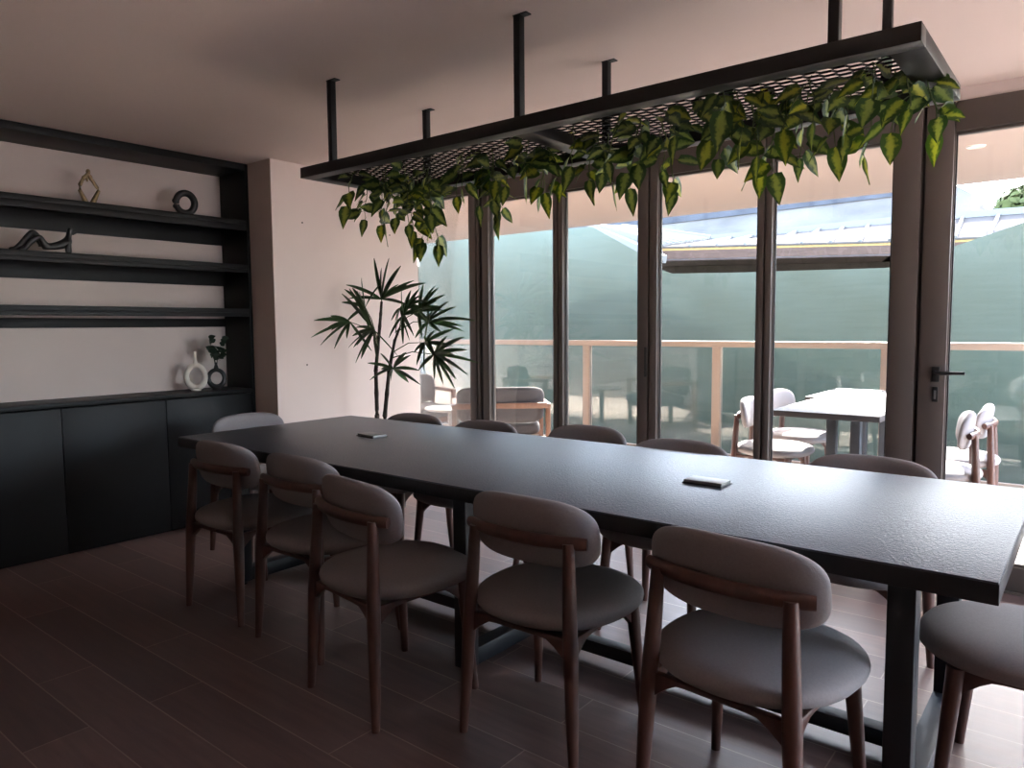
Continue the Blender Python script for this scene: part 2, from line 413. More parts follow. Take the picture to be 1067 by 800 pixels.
dup(ch, (-1.334, 1.862, 0), .019, 'grey chair with its whole round seat showing, fourth along the near side', NEAR)
dup(ch, (-.673, 1.826, 0), -.095, 'largest foreground grey chair, beside the right-hand table legs', NEAR)
for x, y, a, lb in ((-3.10, 2.815, .03, 'grey chair back over the far table edge, just right of the palm stems'),
                    (-2.55, 2.806, -.02, 'grey chair back over the far table edge, below the leftmost thick window post'),
                    (-2.00, 2.955, .0, 'grey chair back over the far table edge, below the balcony post'),
                    (-1.415, 2.80, .02, 'grey chair back over the far table edge, below the black window pull handle'),
                    (-.665, 2.852, -.03, 'widest grey chair back over the far table edge, below the door frame')):
    dup(ch, (x, y, 0), PI + a, lb, FAR)
dup(ch, (-3.80, 2.375, 0), -PI / 2, 'grey chair at the far end of the table, in front of the sideboard', 'chairs at the table ends')
dup(ch, (-.085, 2.335, 0), PI / 2, 'grey chair at the near end of the table, cut off by the right edge', 'chairs at the table ends')
# ------------------------------------------------------------------ the long table
TX0, TX1, TY0, TY1, TZ = -3.605, -.144, 1.788, 2.881, .750
tb = thing('dining_table', 'long black table with textured top and steel trestle frames', 'table', ((TX0 + TX1) / 2, (TY0 + TY1) / 2, 0))
ox, oy = tb.location.x, tb.location.y
MB().box(TX0 - ox + .002, TX1 - ox - .002, TY0 - oy + .002, TY1 - oy - .002, TZ - .006, TZ).build('tabletop', M['ttop'], tb, .0015)
MB().box(TX0 - ox, TX1 - ox, TY0 - oy, TY1 - oy, TZ - .050, TZ - .0045).build('shaded_edge', M['tedge'], tb, .0015)  # separate piece so the table edge can carry painted shade
YN, YF = 1.965, 2.70
ST = MB().box(-3.33 - ox, -.352 - ox, -.028 + .01, .028 + .01, .030, .080)
ST.build('stretcher', M['tsteel'], tb, .003)
for fxx in (-3.34, -1.812, -.352):
    fxx -= ox
    for yy in (YN - oy, YF - oy):
        lg = MB().box(fxx - .032, fxx + .032, yy - .032, yy + .032, .018, TZ - .051).build('leg', M['tsteel'], tb, .003)
        MB().lathe([(.018, 0), (.018, .012), (.008, .013), (.008, .02)], 14, (fxx, yy, 0)).build('foot', M['hblack'], lg)
    MB().box(fxx - .0325, fxx + .0325, YN - oy + .03, YF - oy - .03, .020, .086).build('foot_rail', M['tsteel'], tb, .003)
    MB().box(fxx - .03, fxx + .03, YN - oy + .03, YF - oy - .03, TZ - .10, TZ - .051).build('top_rail', M['tsteel'], tb, .003)
for (cx, cy, a) in ((-2.815, 2.378, -.10), (-1.032, 2.340, .0)):
    o = MB().box(-.068, .068, -.040, .040, 0, .013).build('outlet_lid', M['metal'], tb, .002)
    o.location = (cx - ox, cy - oy, TZ); o.rotation_euler = (0, 0, a)
    o['label'] = 'silver flip-up outlet lid'
    MB().box(-.072, .072, -.044, .044, 0, .004).build('outlet_rim', M['hblack'], o, .001)

# ------------------------------------------------------------------ hanging planter rack
RX0, RX1, RY0, RY1, RZ0, RZ1 = -2.996, -.3865, 2.131, 2.7765, 1.9985, 2.0466
rk = thing('hanging_rack', 'black steel rack with expanded mesh hung from the ceiling over the table', 'rack', ((RX0 + RX1) / 2, (RY0 + RY1) / 2, RZ0))
rx, ry = rk.location.x, rk.location.y
BW = .062
def rbox(name, x0, x1, y0, y1, z0, z1, bev=.0015): return MB().box(x0 - rx, x1 - rx, y0 - ry, y1 - ry, z0 - RZ0, z1 - RZ0).build(name, M['steel'], rk, bev)
rbox('beam', RX0, RX1, RY0, RY0 + BW, RZ0, RZ1); rbox('beam', RX0, RX1, RY1 - BW, RY1, RZ0, RZ1)
rbox('beam', RX0, RX0 + .075, RY0 + BW, RY1 - BW, RZ0, RZ1); rbox('beam', RX1 - .085, RX1, RY0 + BW, RY1 - BW, RZ0, RZ1)
rbox('beam', -1.745, -1.665, RY0 + BW, RY1 - BW, RZ0, RZ1 - .006)
# expanded metal: staggered hexagonal strands
ms = MB()
pitch, amp, row = .042, .0085, .019
zc = RZ1 - RZ0 - .004
yy = RY0 + BW + .002 - ry; j = 0
while yy < RY1 - BW - ry:
    x = RX0 + .07 - rx; path = []
    ph = 0 if j % 2 == 0 else pitch
    while x < RX1 - .08 - rx:
        t_ = (x - (RX0 - rx) + ph) % (2 * pitch)
        up_ = 1 if t_ < pitch else -1
        path.append((x + .006, yy + up_ * row * .5)); path.append((x + pitch - .006, yy + up_ * row * .5)); x += pitch
    w_ = .0022
    b0 = len(ms.v)
    for (px, py) in path:
        ms.v += [(px, py - w_, zc - .003), (px, py + w_, zc - .003), (px, py + w_, zc + .003), (px, py - w_, zc + .003)]
    for i in range(len(path) - 1):
        a0 = b0 + 4 * i
        for k in range(4): ms.f.append((a0 + k, a0 + (k + 1) % 4, a0 + 4 + (k + 1) % 4, a0 + 4 + k))
    yy += row; j += 1
ms.build('mesh', M['steel'], rk, smooth=False)
for xx in (-2.775, -1.690, -.601):
    for y_, sg in ((RY0 + .022, 1), (RY1 - .022, -1)):
        rd = MB().box(xx - .0145 - rx, xx + .0145 - rx, y_ - .0145 - ry, y_ + .0145 - ry, RZ1 - RZ0, CZ - RZ0 - .003).build('hanger', M['steel'], rk, .0015)
        MB().box(xx - .016 - rx, xx + .045 - rx, y_ - .0155 - ry, y_ + .0155 - ry, CZ - RZ0 - .004, CZ - RZ0).build('ceiling_plate', M['steel'], rd)
# ------------------------------------------------------------------ foliage helpers
def add_leaf(mb, base, d, nrm, L_, W_, tone, droop=.25, fold=.18, nl=6):
    d = Vector(d).normalized(); nrm = Vector(nrm); sd = d.cross(nrm)
    if sd.length < 1e-3: sd = d.cross(Vector((1, 0, 0)))
    sd.normalize(); nn = sd.cross(d).normalized()
    b = len(mb.v); mb.use_uv = True
    prof = (.10, .80, 1.0, .92, .68, .36, .02)
    for i in range(nl + 1):
        t = i / nl; w = W_ * .5 * prof[i]
        c = Vector(base) + d * (L_ * t) - nn * 0 + Vector((0, 0, -1)) * (droop * L_ * t * t)
        for k, s_ in enumerate((-1, -.5, 0, .5, 1)):
            p = c + sd * (w * s_) + nn * (fold * w * abs(s_) - .02 * L_ * math.sin(t * 9 + s_ * 2) * abs(s_))
            if i == 0: p = p - d * 0.0
            if i == 1 and abs(s_) == 1: p = p - d * (.10 * L_)
            mb.v.append(tuple(p)); mb.uv.append((.5 + .5 * s_, t)); mb.tone.append(tone)
    for i in range(nl):
        for k in range(4): mb.f.append((b + i * 5 + k, b + i * 5 + k + 1, b + (i + 1) * 5 + k + 1, b + (i + 1) * 5 + k))

def hanging_vines(name, label, cx, cy, vines, seed, bright=.3):
    """vines: (dx, dy, length, sway x) from the mesh of the rack"""
    R = random.Random(seed)
    z0 = RZ1 - .010
    t = thing(name, label, 'plant', (cx, cy, z0), 0, 'trailing plants on the hanging rack')
    st, lf = MB(), MB()
    for (dx, dy, L_, sx) in vines:
        n = 7; pts = []
        for i in range(n):
            s_ = i / (n - 1)
            pts.append(Vector((dx + sx * s_ ** 1.4 + R.uniform(-.008, .008), dy + R.uniform(-.01, .01) - .02 * s_, .012 - (L_ + .012) * s_ + (.03 * math.sin(s_ * PI)))))
        st.tube(pts, [.0028 - .0012 * i / n for i in range(n)], 6)
        k = max(4, int(L_ / .023))
        for i in range(k):
            s_ = .26 + .74 * (i + R.uniform(-.2, .2)) / max(1, k - 1); s_ = min(max(s_, .05), 1.0)
            f_ = s_ * (n - 1); i0 = min(int(f_), n - 2); p = pts[i0].lerp(pts[i0 + 1], f_ - i0)
            an = R.uniform(0, 2 * PI)
            out = Vector((math.cos(an), math.sin(an) * .8, R.uniform(-.95, .45)))
            if s_ > .93: out = Vector((R.uniform(-.35, .35), R.uniform(-.5, .2), -1))
            tone = 0.0 if R.random() > bright else R.uniform(.35, 1.0)
            if s_ > .75: tone = min(1.0, tone + R.uniform(0, .35))
            sz = R.uniform(.064, .100)
            pet = p + out.normalized() * (.026 if s_ < .9 else .012)
            st.tube([p, pet], .0012, 5)
            add_leaf(lf, pet, out, Vector((math.cos(an + 1.2), -1.2 + math.sin(an), .6)), sz, sz * R.uniform(.60, .74), tone, R.uniform(.05, .35))
    st.build('vine', M['vine'], t)
    lf.build('foliage', M['leaf'], t, ang=180)
    return t
HV = hanging_vines
HV('trailing_plant', 'thick trailing plant nearest the left end of the rack, hanging lowest', -2.62, 2.42,
   [(-.20, -.10, .15, -.05), (-.26, .04, .20, -.03), (-.14, .02, .24, .0), (-.04, -.05, .24, .02), (.04, .05, .28, .01), (.10, -.06, .27, .03), (.0, .12, .33, .04), (.14, .02, .22, .06), (.08, .1, .35, .09), (-.1, .1, .2, -.02)], 3, .25)
HV('trailing_plant', 'trailing plant with one stem reaching down at the first window post', -2.165, 2.46,
   [(-.09, .0, .16, -.02), (-.02, -.06, .14, .0), (.05, .04, .18, .02), (.02, .08, .26, .05), (-.05, .08, .19, .0), (.10, -.02, .12, .04)], 11, .28)
HV('trailing_plant', 'trailing plant just left of the rack crossbeam, leaves spread in a fan', -1.875, 2.45,
   [(-.05, .0, .15, -.05), (.03, -.04, .13, .0), (.02, .06, .19, .03), (.08, .02, .17, .08), (-.01, .1, .18, .02)], 21, .35)
HV('trailing_plant', 'small trailing plant just right of the rack crossbeam', -1.60, 2.44,
   [(-.03, -.02, .12, .0), (.03, .05, .17, -.03), (.06, .0, .16, .05), (-.02, .1, .15, .0), (.05, .1, .19, .03)], 35, .3)
HV('trailing_plant', 'dark trailing plant above the window post with the pull handle', -1.335, 2.42,
   [(-.06, -.05, .14, -.05), (.0, .0, .16, .0), (.05, .05, .18, .02), (-.05, .06, .22, -.02), (.02, .1, .25, .08), (.08, -.05, .1, .1)], 41, .25)
HV('trailing_plant', 'brightest yellow-green trailing plant, spilling up over the front beam', -.985, 2.42,
   [(-.14, .0, .10, -.06), (-.06, .08, .16, -.03), (.0, -.12, .06, .02), (.02, -.04, .12, .03), (.05, .03, .19, .02), (-.04, -.03, .13, -.02), (.09, .08, .24, .02), (.02, .1, .22, .05)], 52, .55)
HV('trailing_plant', 'trailing plant second from the right end of the rack', -.755, 2.44,
   [(-.05, .0, .12, -.02), (.02, -.05, .12, .02), (.04, .06, .18, .04), (-.03, .09, .19, -.01), (.07, .03, .16, .05)], 63, .3)
HV('trailing_plant', 'trailing plant at the right end of the rack with yellow leaves beside the door', -.535, 2.44,
   [(-.08, .0, .11, -.02), (-.02, -.06, .09, .0), (.02, .04, .17, .0), (-.04, .1, .22, -.03), (.07, .06, .14, .07), (.05, .0, .12, .03), (.08, .1, .17, .05)], 79, .5)

# ------------------------------------------------------------------ lady palm in a planter
PF = [((-3.913, 3.42, 1.486), [(-3.887, 3.338, 1.761), (-3.762, 3.362, 1.755), (-3.808, 3.334, 1.691), (-3.622, 3.339, 1.695), (-3.827, 3.505, 1.59), (-3.507, 3.452, 1.582), (-4.276, 3.404, 1.60), (-4.229, 3.387, 1.5), (-3.614, 3.393, 1.434)]),
((-3.86, 3.3, 1.277), [(-4.22, 3.321, 1.532), (-4.042, 3.244, 1.559), (-4.048, 3.333, 1.54), (-4.007, 3.304, 1.076), (-3.781, 3.263, 1.024), (-3.725, 3.388, 1.1), (-4.004, 3.253, 1.048), (-4.19, 3.342, 1.147), (-4.098, 3.306, 1.233)]),
((-4.05, 3.25, 1.331), [(-4.29, 3.10, 1.225), (-4.28, 3.12, 1.342), (-4.27, 3.16, 1.168), (-4.23, 3.25, 1.144), (-4.285, 3.2, 1.355), (-4.29, 3.22, 1.278), (-3.951, 3.354, 1.128)]),
((-3.816, 3.5, 1.425), [(-3.754, 3.57, 1.23), (-3.771, 3.58, 1.38), (-3.78, 3.552, 1.2), (-3.672, 3.57, 1.505), (-3.521, 3.463, 1.468), (-3.917, 3.509, 1.337), (-3.669, 3.545, 1.438)]),
((-3.522, 3.48, 1.325), [(-3.29, 3.509, 1.421), (-3.327, 3.477, 1.456), (-3.271, 3.548, 1.294), (-3.079, 3.461, 1.327), (-3.558, 3.393, 1.218), (-3.545, 3.526, 1.456), (-3.429, 3.507, 1.26), (-3.754, 3.544, 1.395), (-3.627, 3.549, 1.171)]),
((-3.366, 3.38, 1.114), [(-3.049, 3.452, 1.063), (-3.189, 3.381, 0.898), (-3.252, 3.339, 0.932), (-3.092, 3.391, 1.146), (-3.051, 3.327, 1.228), (-3.471, 3.388, 1.233), (-3.157, 3.358, 0.962), (-3.411, 3.422, 0.949), (-3.539, 3.399, 1.003), (-3.001, 3.298, 0.998), (-3.235, 3.366, 1.233)]),
((-3.717, 3.34, 1.015), [(-3.891, 3.263, 1.05), (-3.958, 3.335, 0.925), (-3.598, 3.388, 1.103), (-3.424, 3.306, 0.92), (-3.547, 3.303, 1.128), (-3.947, 3.429, 1.11), (-3.533, 3.403, 1.003), (-3.65, 3.413, 0.918)])]
pl = thing('lady_palm', 'tall potted palm with fan leaves between the table and the window', 'plant', (-3.91, 3.40, 0))
PO = Vector((-3.91, 3.40, 0))
MB().lathe([(.13, .0), (.15, .02), (.175, .34), (.18, .36), (.165, .36), (.16, .33), (.0, .33)], 32).build('pot', M['pot'], pl)
MB().lathe([(.155, .318), (.155, .332), (.08, .345), (.0, .35)], 24).build('soil', M['soil'], pl)
tr = random.Random(5)
def stemline(pts, r0, r1, name='stem'):
    n = len(pts); sm = MB()
    q = []; rr = []
    for i in range(n - 1):
        for k in range(8):
            s_ = k / 8; q.append(Vector(pts[i]).lerp(Vector(pts[i + 1]), s_) - PO); g = (i + s_) / (n - 1)
            rr.append((r0 + (r1 - r0) * g) * (1.18 if k % 4 == 0 else 1.0))
    q.append(Vector(pts[-1]) - PO); rr.append(r1)
    return sm.tube(q, rr, 9).build(name, M['stem'], pl)
stemline([(-3.93, 3.37, .33), (-3.918, 3.36, .68), (-3.921, 3.36, .99), (-3.915, 3.40, 1.30), (-3.913, 3.42, 1.47)], .017, .009)
stemline([(-3.90, 3.43, .33), (-3.906, 3.42, .67), (-3.851, 3.42, .99), (-3.81, 3.44, 1.2), (-3.765, 3.45, 1.29)], .018, .007)
src = [(-3.913, 3.42, 1.45), (-3.918, 3.38, 1.15), (-3.915, 3.38, 1.2), (-3.80, 3.44, 1.25), (-3.77, 3.45, 1.27), (-3.83, 3.43, 1.08), (-3.86, 3.42, .95)]
PF += [((-3.70, 3.42, 1.37), [(-3.52, 3.40, 1.50), (-3.48, 3.45, 1.40), (-3.55, 3.36, 1.26), (-3.66, 3.38, 1.18), (-3.62, 3.50, 1.55), (-3.80, 3.38, 1.22), (-3.74, 3.45, 1.56)]),
 ((-3.99, 3.34, 1.43), [(-4.20, 3.30, 1.47), (-4.14, 3.28, 1.56), (-4.05, 3.36, 1.64), (-3.88, 3.40, 1.60), (-4.18, 3.32, 1.33), (-3.90, 3.30, 1.25)]),
 ((-3.60, 3.47, 1.40), [(-3.38, 3.50, 1.50), (-3.36, 3.46, 1.40), (-3.44, 3.50, 1.55), (-3.42, 3.42, 1.29), (-3.58, 3.50, 1.58), (-3.52, 3.42, 1.22)]),
 ((-3.47, 3.40, 1.19), [(-3.22, 3.42, 1.28), (-3.20, 3.38, 1.17), (-3.28, 3.36, 1.05), (-3.42, 3.40, 1.37), (-3.44, 3.36, .98), (-3.60, 3.42, 1.12)])]
src += [(-3.77, 3.45, 1.28), (-3.916, 3.38, 1.2), (-3.79, 3.44, 1.26), (-3.82, 3.43, 1.12)]
for (hub, tips), s0 in zip(PF, src):
    tips = list(tips)
    for e_ in range(4):      # shorter inner leaflets between the long ones
        a_, b_ = tr.sample(tips, 2); k_ = tr.uniform(.55, .85)
        m_ = Vector(hub).lerp((Vector(a_) + Vector(b_)) / 2 + Vector((tr.uniform(-.05, .05), tr.uniform(-.08, .04), tr.uniform(-.06, .04))), k_ * 1.15)
        if (m_ - Vector(hub)).length > .09: tips.append(tuple(m_))
    hub = Vector(hub); fn = MB(); fn.use_uv = True
    mid = hub.lerp(Vector(s0), .5) + Vector((0, 0, .03))
    pt = MB().tube([Vector(s0) - PO, mid - PO, hub - PO], [.004, .0032, .0028], 6)
    fo = None
    for tp in tips:
        tp = Vector(tp); d = tp - hub; L_ = d.length
        side = d.cross(Vector((tr.uniform(-.6, .6), -1, tr.uniform(-.3, .6)))).normalized(); nn = side.cross(d).normalized()
        b = len(fn.v); W_ = tr.uniform(.022, .032)
        prof = (.25, .7, .95, 1, .95, .8, .55, .12)
        for i in range(8):
            t_ = i / 7; c = hub + d * t_ + Vector((0, 0, 1)) * (.16 * L_ * t_ * (1 - t_)) - PO
            for s_ in (-1, 0, 1):
                p = c + side * (W_ * .5 * prof[i] * s_) + nn * (.25 * W_ * prof[i] * abs(s_))
                fn.v.append(tuple(p)); fn.uv.append((.5 + .5 * s_, t_)); fn.tone.append(0)
        for i in range(7):
            for k in range(2): fn.f.append((b + i * 3 + k, b + i * 3 + k + 1, b + i * 3 + k + 4, b + i * 3 + k + 3))
    fo = fn.build('fan_leaf', M['palm'], pl, ang=180)
    pt.build('petiole', M['vine'], fo)

# ------------------------------------------------------------------ ornaments on the joinery
S1, S2 = 2.0272, 1.7272
XO = -4.735
g = thing('figurine', 'gold abstract seated figurine with arms forming a diamond, on the top shelf', 'ornament', (XO, 1.878, S1 + .001))
gm = MB()
gm.tube([(0, -.002, .004), (0, -.022, .022), (0, -.050, .085), (0, -.047, .115), (0, -.030, .150)], [.011, .016, .011, .012, .009], 8)
gm.tube([(0, .004, .004), (0, .022, .022), (0, .056, .095), (0, .050, .108), (0, .022, .150), (0, .010, .165)], [.011, .017, .010, .010, .010, .009], 8)
gm.tube([(0, -.030, .148), (0, -.026, .158), (0, -.012, .172), (0, -.002, .186)], [.010, .012, .010, .009], 8)
gm.tube([(0, -.010, .170), (0, -.006, .152), (0, -.004, .140)], [.008, .007, .004], 8)
gm.tube([(0, .018, .150), (0, .012, .168), (0, .004, .180)], [.010, .013, .012], 8)
gm.build('body', M['gold'], g, ang=80); FIG = g
MB().blob(lambda u, v: (.012 * math.cos(u) * math.cos(v), .002 + .0125 * math.sin(u) * math.cos(v), .198 + .017 * math.sin(v)), 16, 10).build('head', M['gold'], g, ang=80)
MB().blob(lambda u, v: (.022 * math.cos(u) * math.cos(v), .002 + .024 * math.sin(u) * math.cos(v), .006 + .006 * math.sin(v)), 16, 8).build('base', M['gold'], g, ang=80)

g = thing('ring_sculpture', 'black open ring sculpture with knobbed tips, right end of the top shelf', 'ornament', (XO, 2.468, S1 + .001), -.35)
gm = MB(); pts = []; rr = []
for i in range(33):
    a = PI * 1.02 - (2 * PI * .965) * i / 32
    pts.append((0, .056 * math.cos(a), .088 + .064 * math.sin(a))); rr.append(.0195 + .003 * math.sin(i * .1))
gm.tube(pts, rr, 12, up=(1, 0, 0))
gm.build('ring', M['ornblk'], g, ang=80)
MB().blob(lambda u, v: (.016 * math.cos(u) * math.cos(v), -.062 + .018 * math.sin(u) * math.cos(v), .098 + .018 * math.sin(v)), 16, 10).build('knob', M['ornblk'], g, ang=80)
MB().blob(lambda u, v: (.016 * math.cos(u) * math.cos(v), -.060 + .017 * math.sin(u) * math.cos(v), .064 + .016 * math.sin(v)), 16, 10).build('knob', M['ornblk'], g, ang=80)

# reclining figure, one skinned body
def skinned(name, joints, edges, m, parent):
    me = bpy.data.meshes.new(name); me.from_pydata([j[:3] for j in joints], edges, []); me.update()
    o = bpy.data.objects.new(name, me); COL.objects.link(o); o.parent = parent
    md = o.modifiers.new('skin', 'SKIN'); md.use_smooth_shade = True
    for i, j in enumerate(joints):
        sv = me.skin_vertices[0].data[i]; sv.radius = (j[3] * 1.28, j[3] * 1.28); sv.use_root = (i == 0)
    s2 = o.modifiers.new('sub', 'SUBSURF'); s2.levels = 2; s2.render_levels = 2
    me.materials.append(m); return o
g = thing('reclining_figurine', 'black reclining human figurine leaning back on its arms, on the middle shelf', 'ornament', (XO, 1.622, S2 + .001)); g.scale = (1.06,) * 3
J = [(0, .035, .024, .020), (0, -.005, .050, .016), (0, -.045, .105, .016), (0, -.055, .108, .014), (0, -.10, .050, .012), (0, -.135, .014, .010), (0, -.165, .010, .009),
     (.02, .00, .035, .014), (.03, -.03, .09, .014), (.03, -.075, .05, .012), (.03, -.10, .014, .010), (.03, -.13, .010, .008),
     (0, .075, .045, .019), (0, .115, .068, .021), (0, .125, .092, .011), (0, .128, .120, .012), (0, .138, .150, .011),
     (-.02, .130, .060, .012), (-.02, .132, .030, .010), (-.02, .135, .008, .009), (.022, .115, .060, .011), (.022, .105, .03, .009), (.022, .108, .008, .008)]
Eg = [(0, 1), (1, 2), (2, 3), (3, 4), (4, 5), (5, 6), (0, 7), (7, 8), (8, 9), (9, 10), (10, 11), (0, 12), (12, 13), (13, 14), (14, 15), (15, 16), (13, 17), (17, 18), (18, 19), (13, 20), (20, 21), (21, 22)]
skinned('body', J, Eg, M['ornblk'], g)
MB().tube([(0, .130, .126), (0, .148, .120), (0, .166, .124)], [.012, .010, .004], 8).build('hair', M['ornblk'], g, ang=80)

def donut_vase(label, loc, rz, ro, ri, h, neck, m, r, asp=1.16):
    t = thing('vase', label, 'vase', loc, rz)
    v = MB(); pts = []; rr = []
    for i in range(36):
        a = 2 * PI * i / 36
        pts.append((0, ro * math.cos(a), h + ro * asp * math.sin(a))); rr.append(r * (1 + .28 * max(0, -math.sin(a))))
    v.tube(pts, rr, 14, closed=True, up=(1, 0, 0))
    v.build('body', m, t, ang=80)
    MB().lathe([(.022, -.006), (.015, .008), (.0115, .022), (.0085, neck * .6), (.0105, neck), (.007, neck), (.006, neck - .01)], 16, (0, 0, h + ro * asp + r * .5)).build('neck', m, t, ang=60)
    MB().lathe([(.030, 0), (.033, .004), (.026, .014)], 20, (0, 0, 0)).build('foot', m, t)
    return t
XV = -4.735
donut_vase('cream ring-shaped vase with a slim neck on the sideboard', (XV, 2.49, CT + .0003), -.55, .058, .04, .0955, .085, M['white'], .0175, 1.28)
donut_vase('small black ring-shaped vase holding leaf sprigs, on the sideboard by the side panel', (XV + .01, 2.632, CT + .0003), -.55, .050, .035, .0755, .045, M['ornblk'], .0140)
sp = thing('leaf_sprig', 'dark leafy sprigs standing in the small black vase', 'sprig', (XV + .01, 2.632, CT + .165))
sm, lm = MB(), MB(); R = random.Random(4)
for (dy, dx, hh_) in ((-.055, .02, .175), (.045, .01, .17), (-.01, -.03, .13), (.03, .03, .09), (-.05, .0, .10)):
    pts = [(0, 0, -.02), (dx * .3, dy * .3, .05), (dx, dy, hh_)]
    sm.tube(pts, [.0018, .0016, .001], 5)
    for k in range(6):
        s_ = .35 + .65 * k / 5; p = Vector((dx * s_, dy * s_, hh_ * s_ + .012)); an = R.uniform(0, 6.28)
        add_leaf(lm, p, (math.cos(an) * .6, math.sin(an), R.uniform(-.1, .6)), (1, R.uniform(-.3, .3), .4), R.uniform(.042, .058), R.uniform(.032, .042), 0, .1)
sm.build('stem', M['stem'], sp); lm.build('foliage', M['sprig'], sp, ang=180)
# filled screw holes on the pier wall
for i, (y_, z_) in enumerate(((3.078, 2.014), (3.872, 2.001), (3.083, 1.035))):
    w = MB().lathe([(.006, -.001), (.006, .0015), (.003, .002)], 12); o = w.build('wall_plug', M['hblack'])
    o.rotation_euler = (0, PI / 2, 0); o.location = (KX, y_, z_)
    tag(o, ('dark screw plug in the pier wall beside the rack corner', 'dark screw plug in the pier wall beneath the trailing plant', 'dark screw plug low on the pier wall left of the palm')[i], 'screw plug', 'screw plugs in the pier wall')

# ------------------------------------------------------------------ terrace
SY, SZ = 7.0, 2.405
sbox('terrace_floor', M['deck'], -9.5, 9.0, GY + .101, 7.02, -.14, -.012)
sbox('added_bounce_deck', M['deck'], XR + .151, 9.0, -4.0, GY + .10, -.14, -.012)  # unseen side deck, added to bounce sunlight up to the ceiling
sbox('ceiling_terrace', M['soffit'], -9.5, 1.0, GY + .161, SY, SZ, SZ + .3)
sbox('wall_outer', M['wall'], -9.5, -5.1, GY + .02, GY + .16, -.1, SZ)
sbox('ground', M['earth'], -60, 60, 7.6, 80, -3.2, -3.0)
sbox('wall_terrace', M['wall'], -9.5, 9.0, 7.02, 7.10, -3.0, -.012)
dl = MB().lathe([(.055, .0), (.05, -.008), (.042, -.006), (.04, -.002), (.0, -.002)], 24).build('downlight', M['lamp'], ang=40)
dl.location = (-.675, 5.54, SZ); tag(dl, 'small round recessed downlight in the terrace ceiling', 'light')

RY = 6.8
rl = thing('balcony_railing', 'glass balcony railing with beige posts and handrail along the terrace edge', 'railing', (-3.0, RY, -.012))
MB().box(-6.4, 7.5, -.035, .035, 1.088, 1.146).build('handrail', M['rail'], rl, .004)
MB().box(-6.4, 7.5, -.02, .02, .0, .05).build('bottom_rail', M['rail'], rl, .003)
px = [-1.41 - 1.50 * k for k in range(3, -1, -1)] + [.09 + 1.50 * k for k in range(5)]
for x in px: MB().box(x - .042, x + .042, -.03, .03, .0, 1.0885).build('post', M['rail'], rl, .003)
for i in range(len(px) - 1): MB().box(px[i] + .046, px[i + 1] - .046, -.005, .005, .06, 1.075).build('glass_panel', M['rglass'], rl)

def oct_table(label, x0, x1, y0, y1, h):
    t = thing('terrace_table', label, 'table', ((x0 + x1) / 2, (y0 + y1) / 2, -.012), 0, 'grey tables on the terrace')
    hx, hy = (x1 - x0) / 2, (y1 - y0) / 2
    MB().box(-hx, hx, -hy, hy, h - .036, h).build('tabletop', M['otop'], t, .003)
    for s_ in (-1, 1):
        lg = MB().box(s_ * .075 - .03, s_ * .075 + .03, -.03, .03, .02, h - .037).build('leg', M['oleg'], t, .003)
    MB().box(-.20, .20, -.22, .22, 0, .022).build('base', M['oleg'], t, .004)
    MB().box(-.045, .045, -.03, .03, h, h + .010).build('outlet_lid', M['metal'], t, .002)
    return t
oct_table('grey two-legged terrace table nearer the door', -1.625, -.985, 4.625, 5.61, .762)
oct_table('grey terrace table further back by the railing', -1.72, -.96, 5.64, 6.52, .762)
OG = 'chairs around the terrace tables'
dup(ch, (-1.80, 5.14, -.012), -PI / 2 + .05, 'sunlit upholstered chair left of the terrace table, partly behind a window post', OG)
dup(ch, (-1.86, 5.86, -.012), -PI / 2 - .1, 'sunlit upholstered chair left of the terrace tables, further from the glass', OG)
dup(ch, (-.735, 4.93, -.012), PI / 2 + .15, 'sunlit upholstered chair right of the terrace table, nearer the door', OG)
dup(ch, (-.70, 5.48, -.012), PI / 2 + .05, 'sunlit upholstered chair right of the terrace table, behind the nearer one', OG)

def armchair(label, loc, rz, w, group):
    t = thing('lounge_armchair', label, 'armchair', loc, rz, group)
    h = w / 2
    def back(u, v):
        cu, su_ = math.cos(u), math.sin(u); cv, sv = math.cos(v), math.sin(v); r = abs(cv) ** .3
        x = (h - .02) * sgn(cu, .35) * r; z = .60 + .165 * sgn(su_, .35) * r
        return (x, -.30 + .05 * sgn(sv, .7) - .12 * (z - .6) + .10 * (x / h) ** 4, z)
    MB().blob(back, 56, 16).build('backrest', M['ofab'], t, ang=80)
    def seat(u, v):
        cu, su_ = math.cos(u), math.sin(u); cv, sv = math.cos(v), math.sin(v); r = abs(cv) ** .3
        return ((h - .05) * sgn(cu, .3) * r, .03 + .29 * sgn(su_, .3) * r, .375 + .07 * sgn(sv, .6))
    MB().blob(seat, 48, 14).build('seat_cushion', M['ofab'], t, ang=80)
    b = MB().box(-h + .01, h - .01, -.375, -.350, .575, .625)
    b.build('back_band', M['owood'], t, .004)
    for s_ in (-1, 1):
        MB().box(s_ * h - .024, s_ * h + .024, -.36, .26, .575, .615).build('armrest', M['owood'], t, .006)
    for s_ in (-1, 1):
        for y_, z1 in ((-.34, .58), (.22, .58)):
            MB().prism([(s_ * h - .02, y_ - .03, 0), (s_ * h - .02, y_ + .015, 0), (s_ * h - .02, y_ + .04, z1), (s_ * h - .02, y_ - .02, z1)], (.04, 0, 0)).build('leg', M['owood'], t, .004)
    fr = MB().box(-h, h, -.30, -.26, .26, .31).box(-h, h, .18, .22, .26, .31)
    fr.build('seat_rail', M['owood'], t, .003)
    return t
armchair('grey outdoor armchair with a teak band, its back to the glass', (-4.38, 5.24, -.012), .75, .84, 'grey terrace armchairs')
armchair('grey outdoor armchair beside the white coffee table, cut off by the pier', (-5.95, 5.70, -.012), -PI / 2 - .35, .66, 'grey terrace armchairs')
ct_ = thing('coffee_table', 'round white pedestal coffee table on the terrace between the armchairs', 'table', (-5.12, 5.36, -.012))
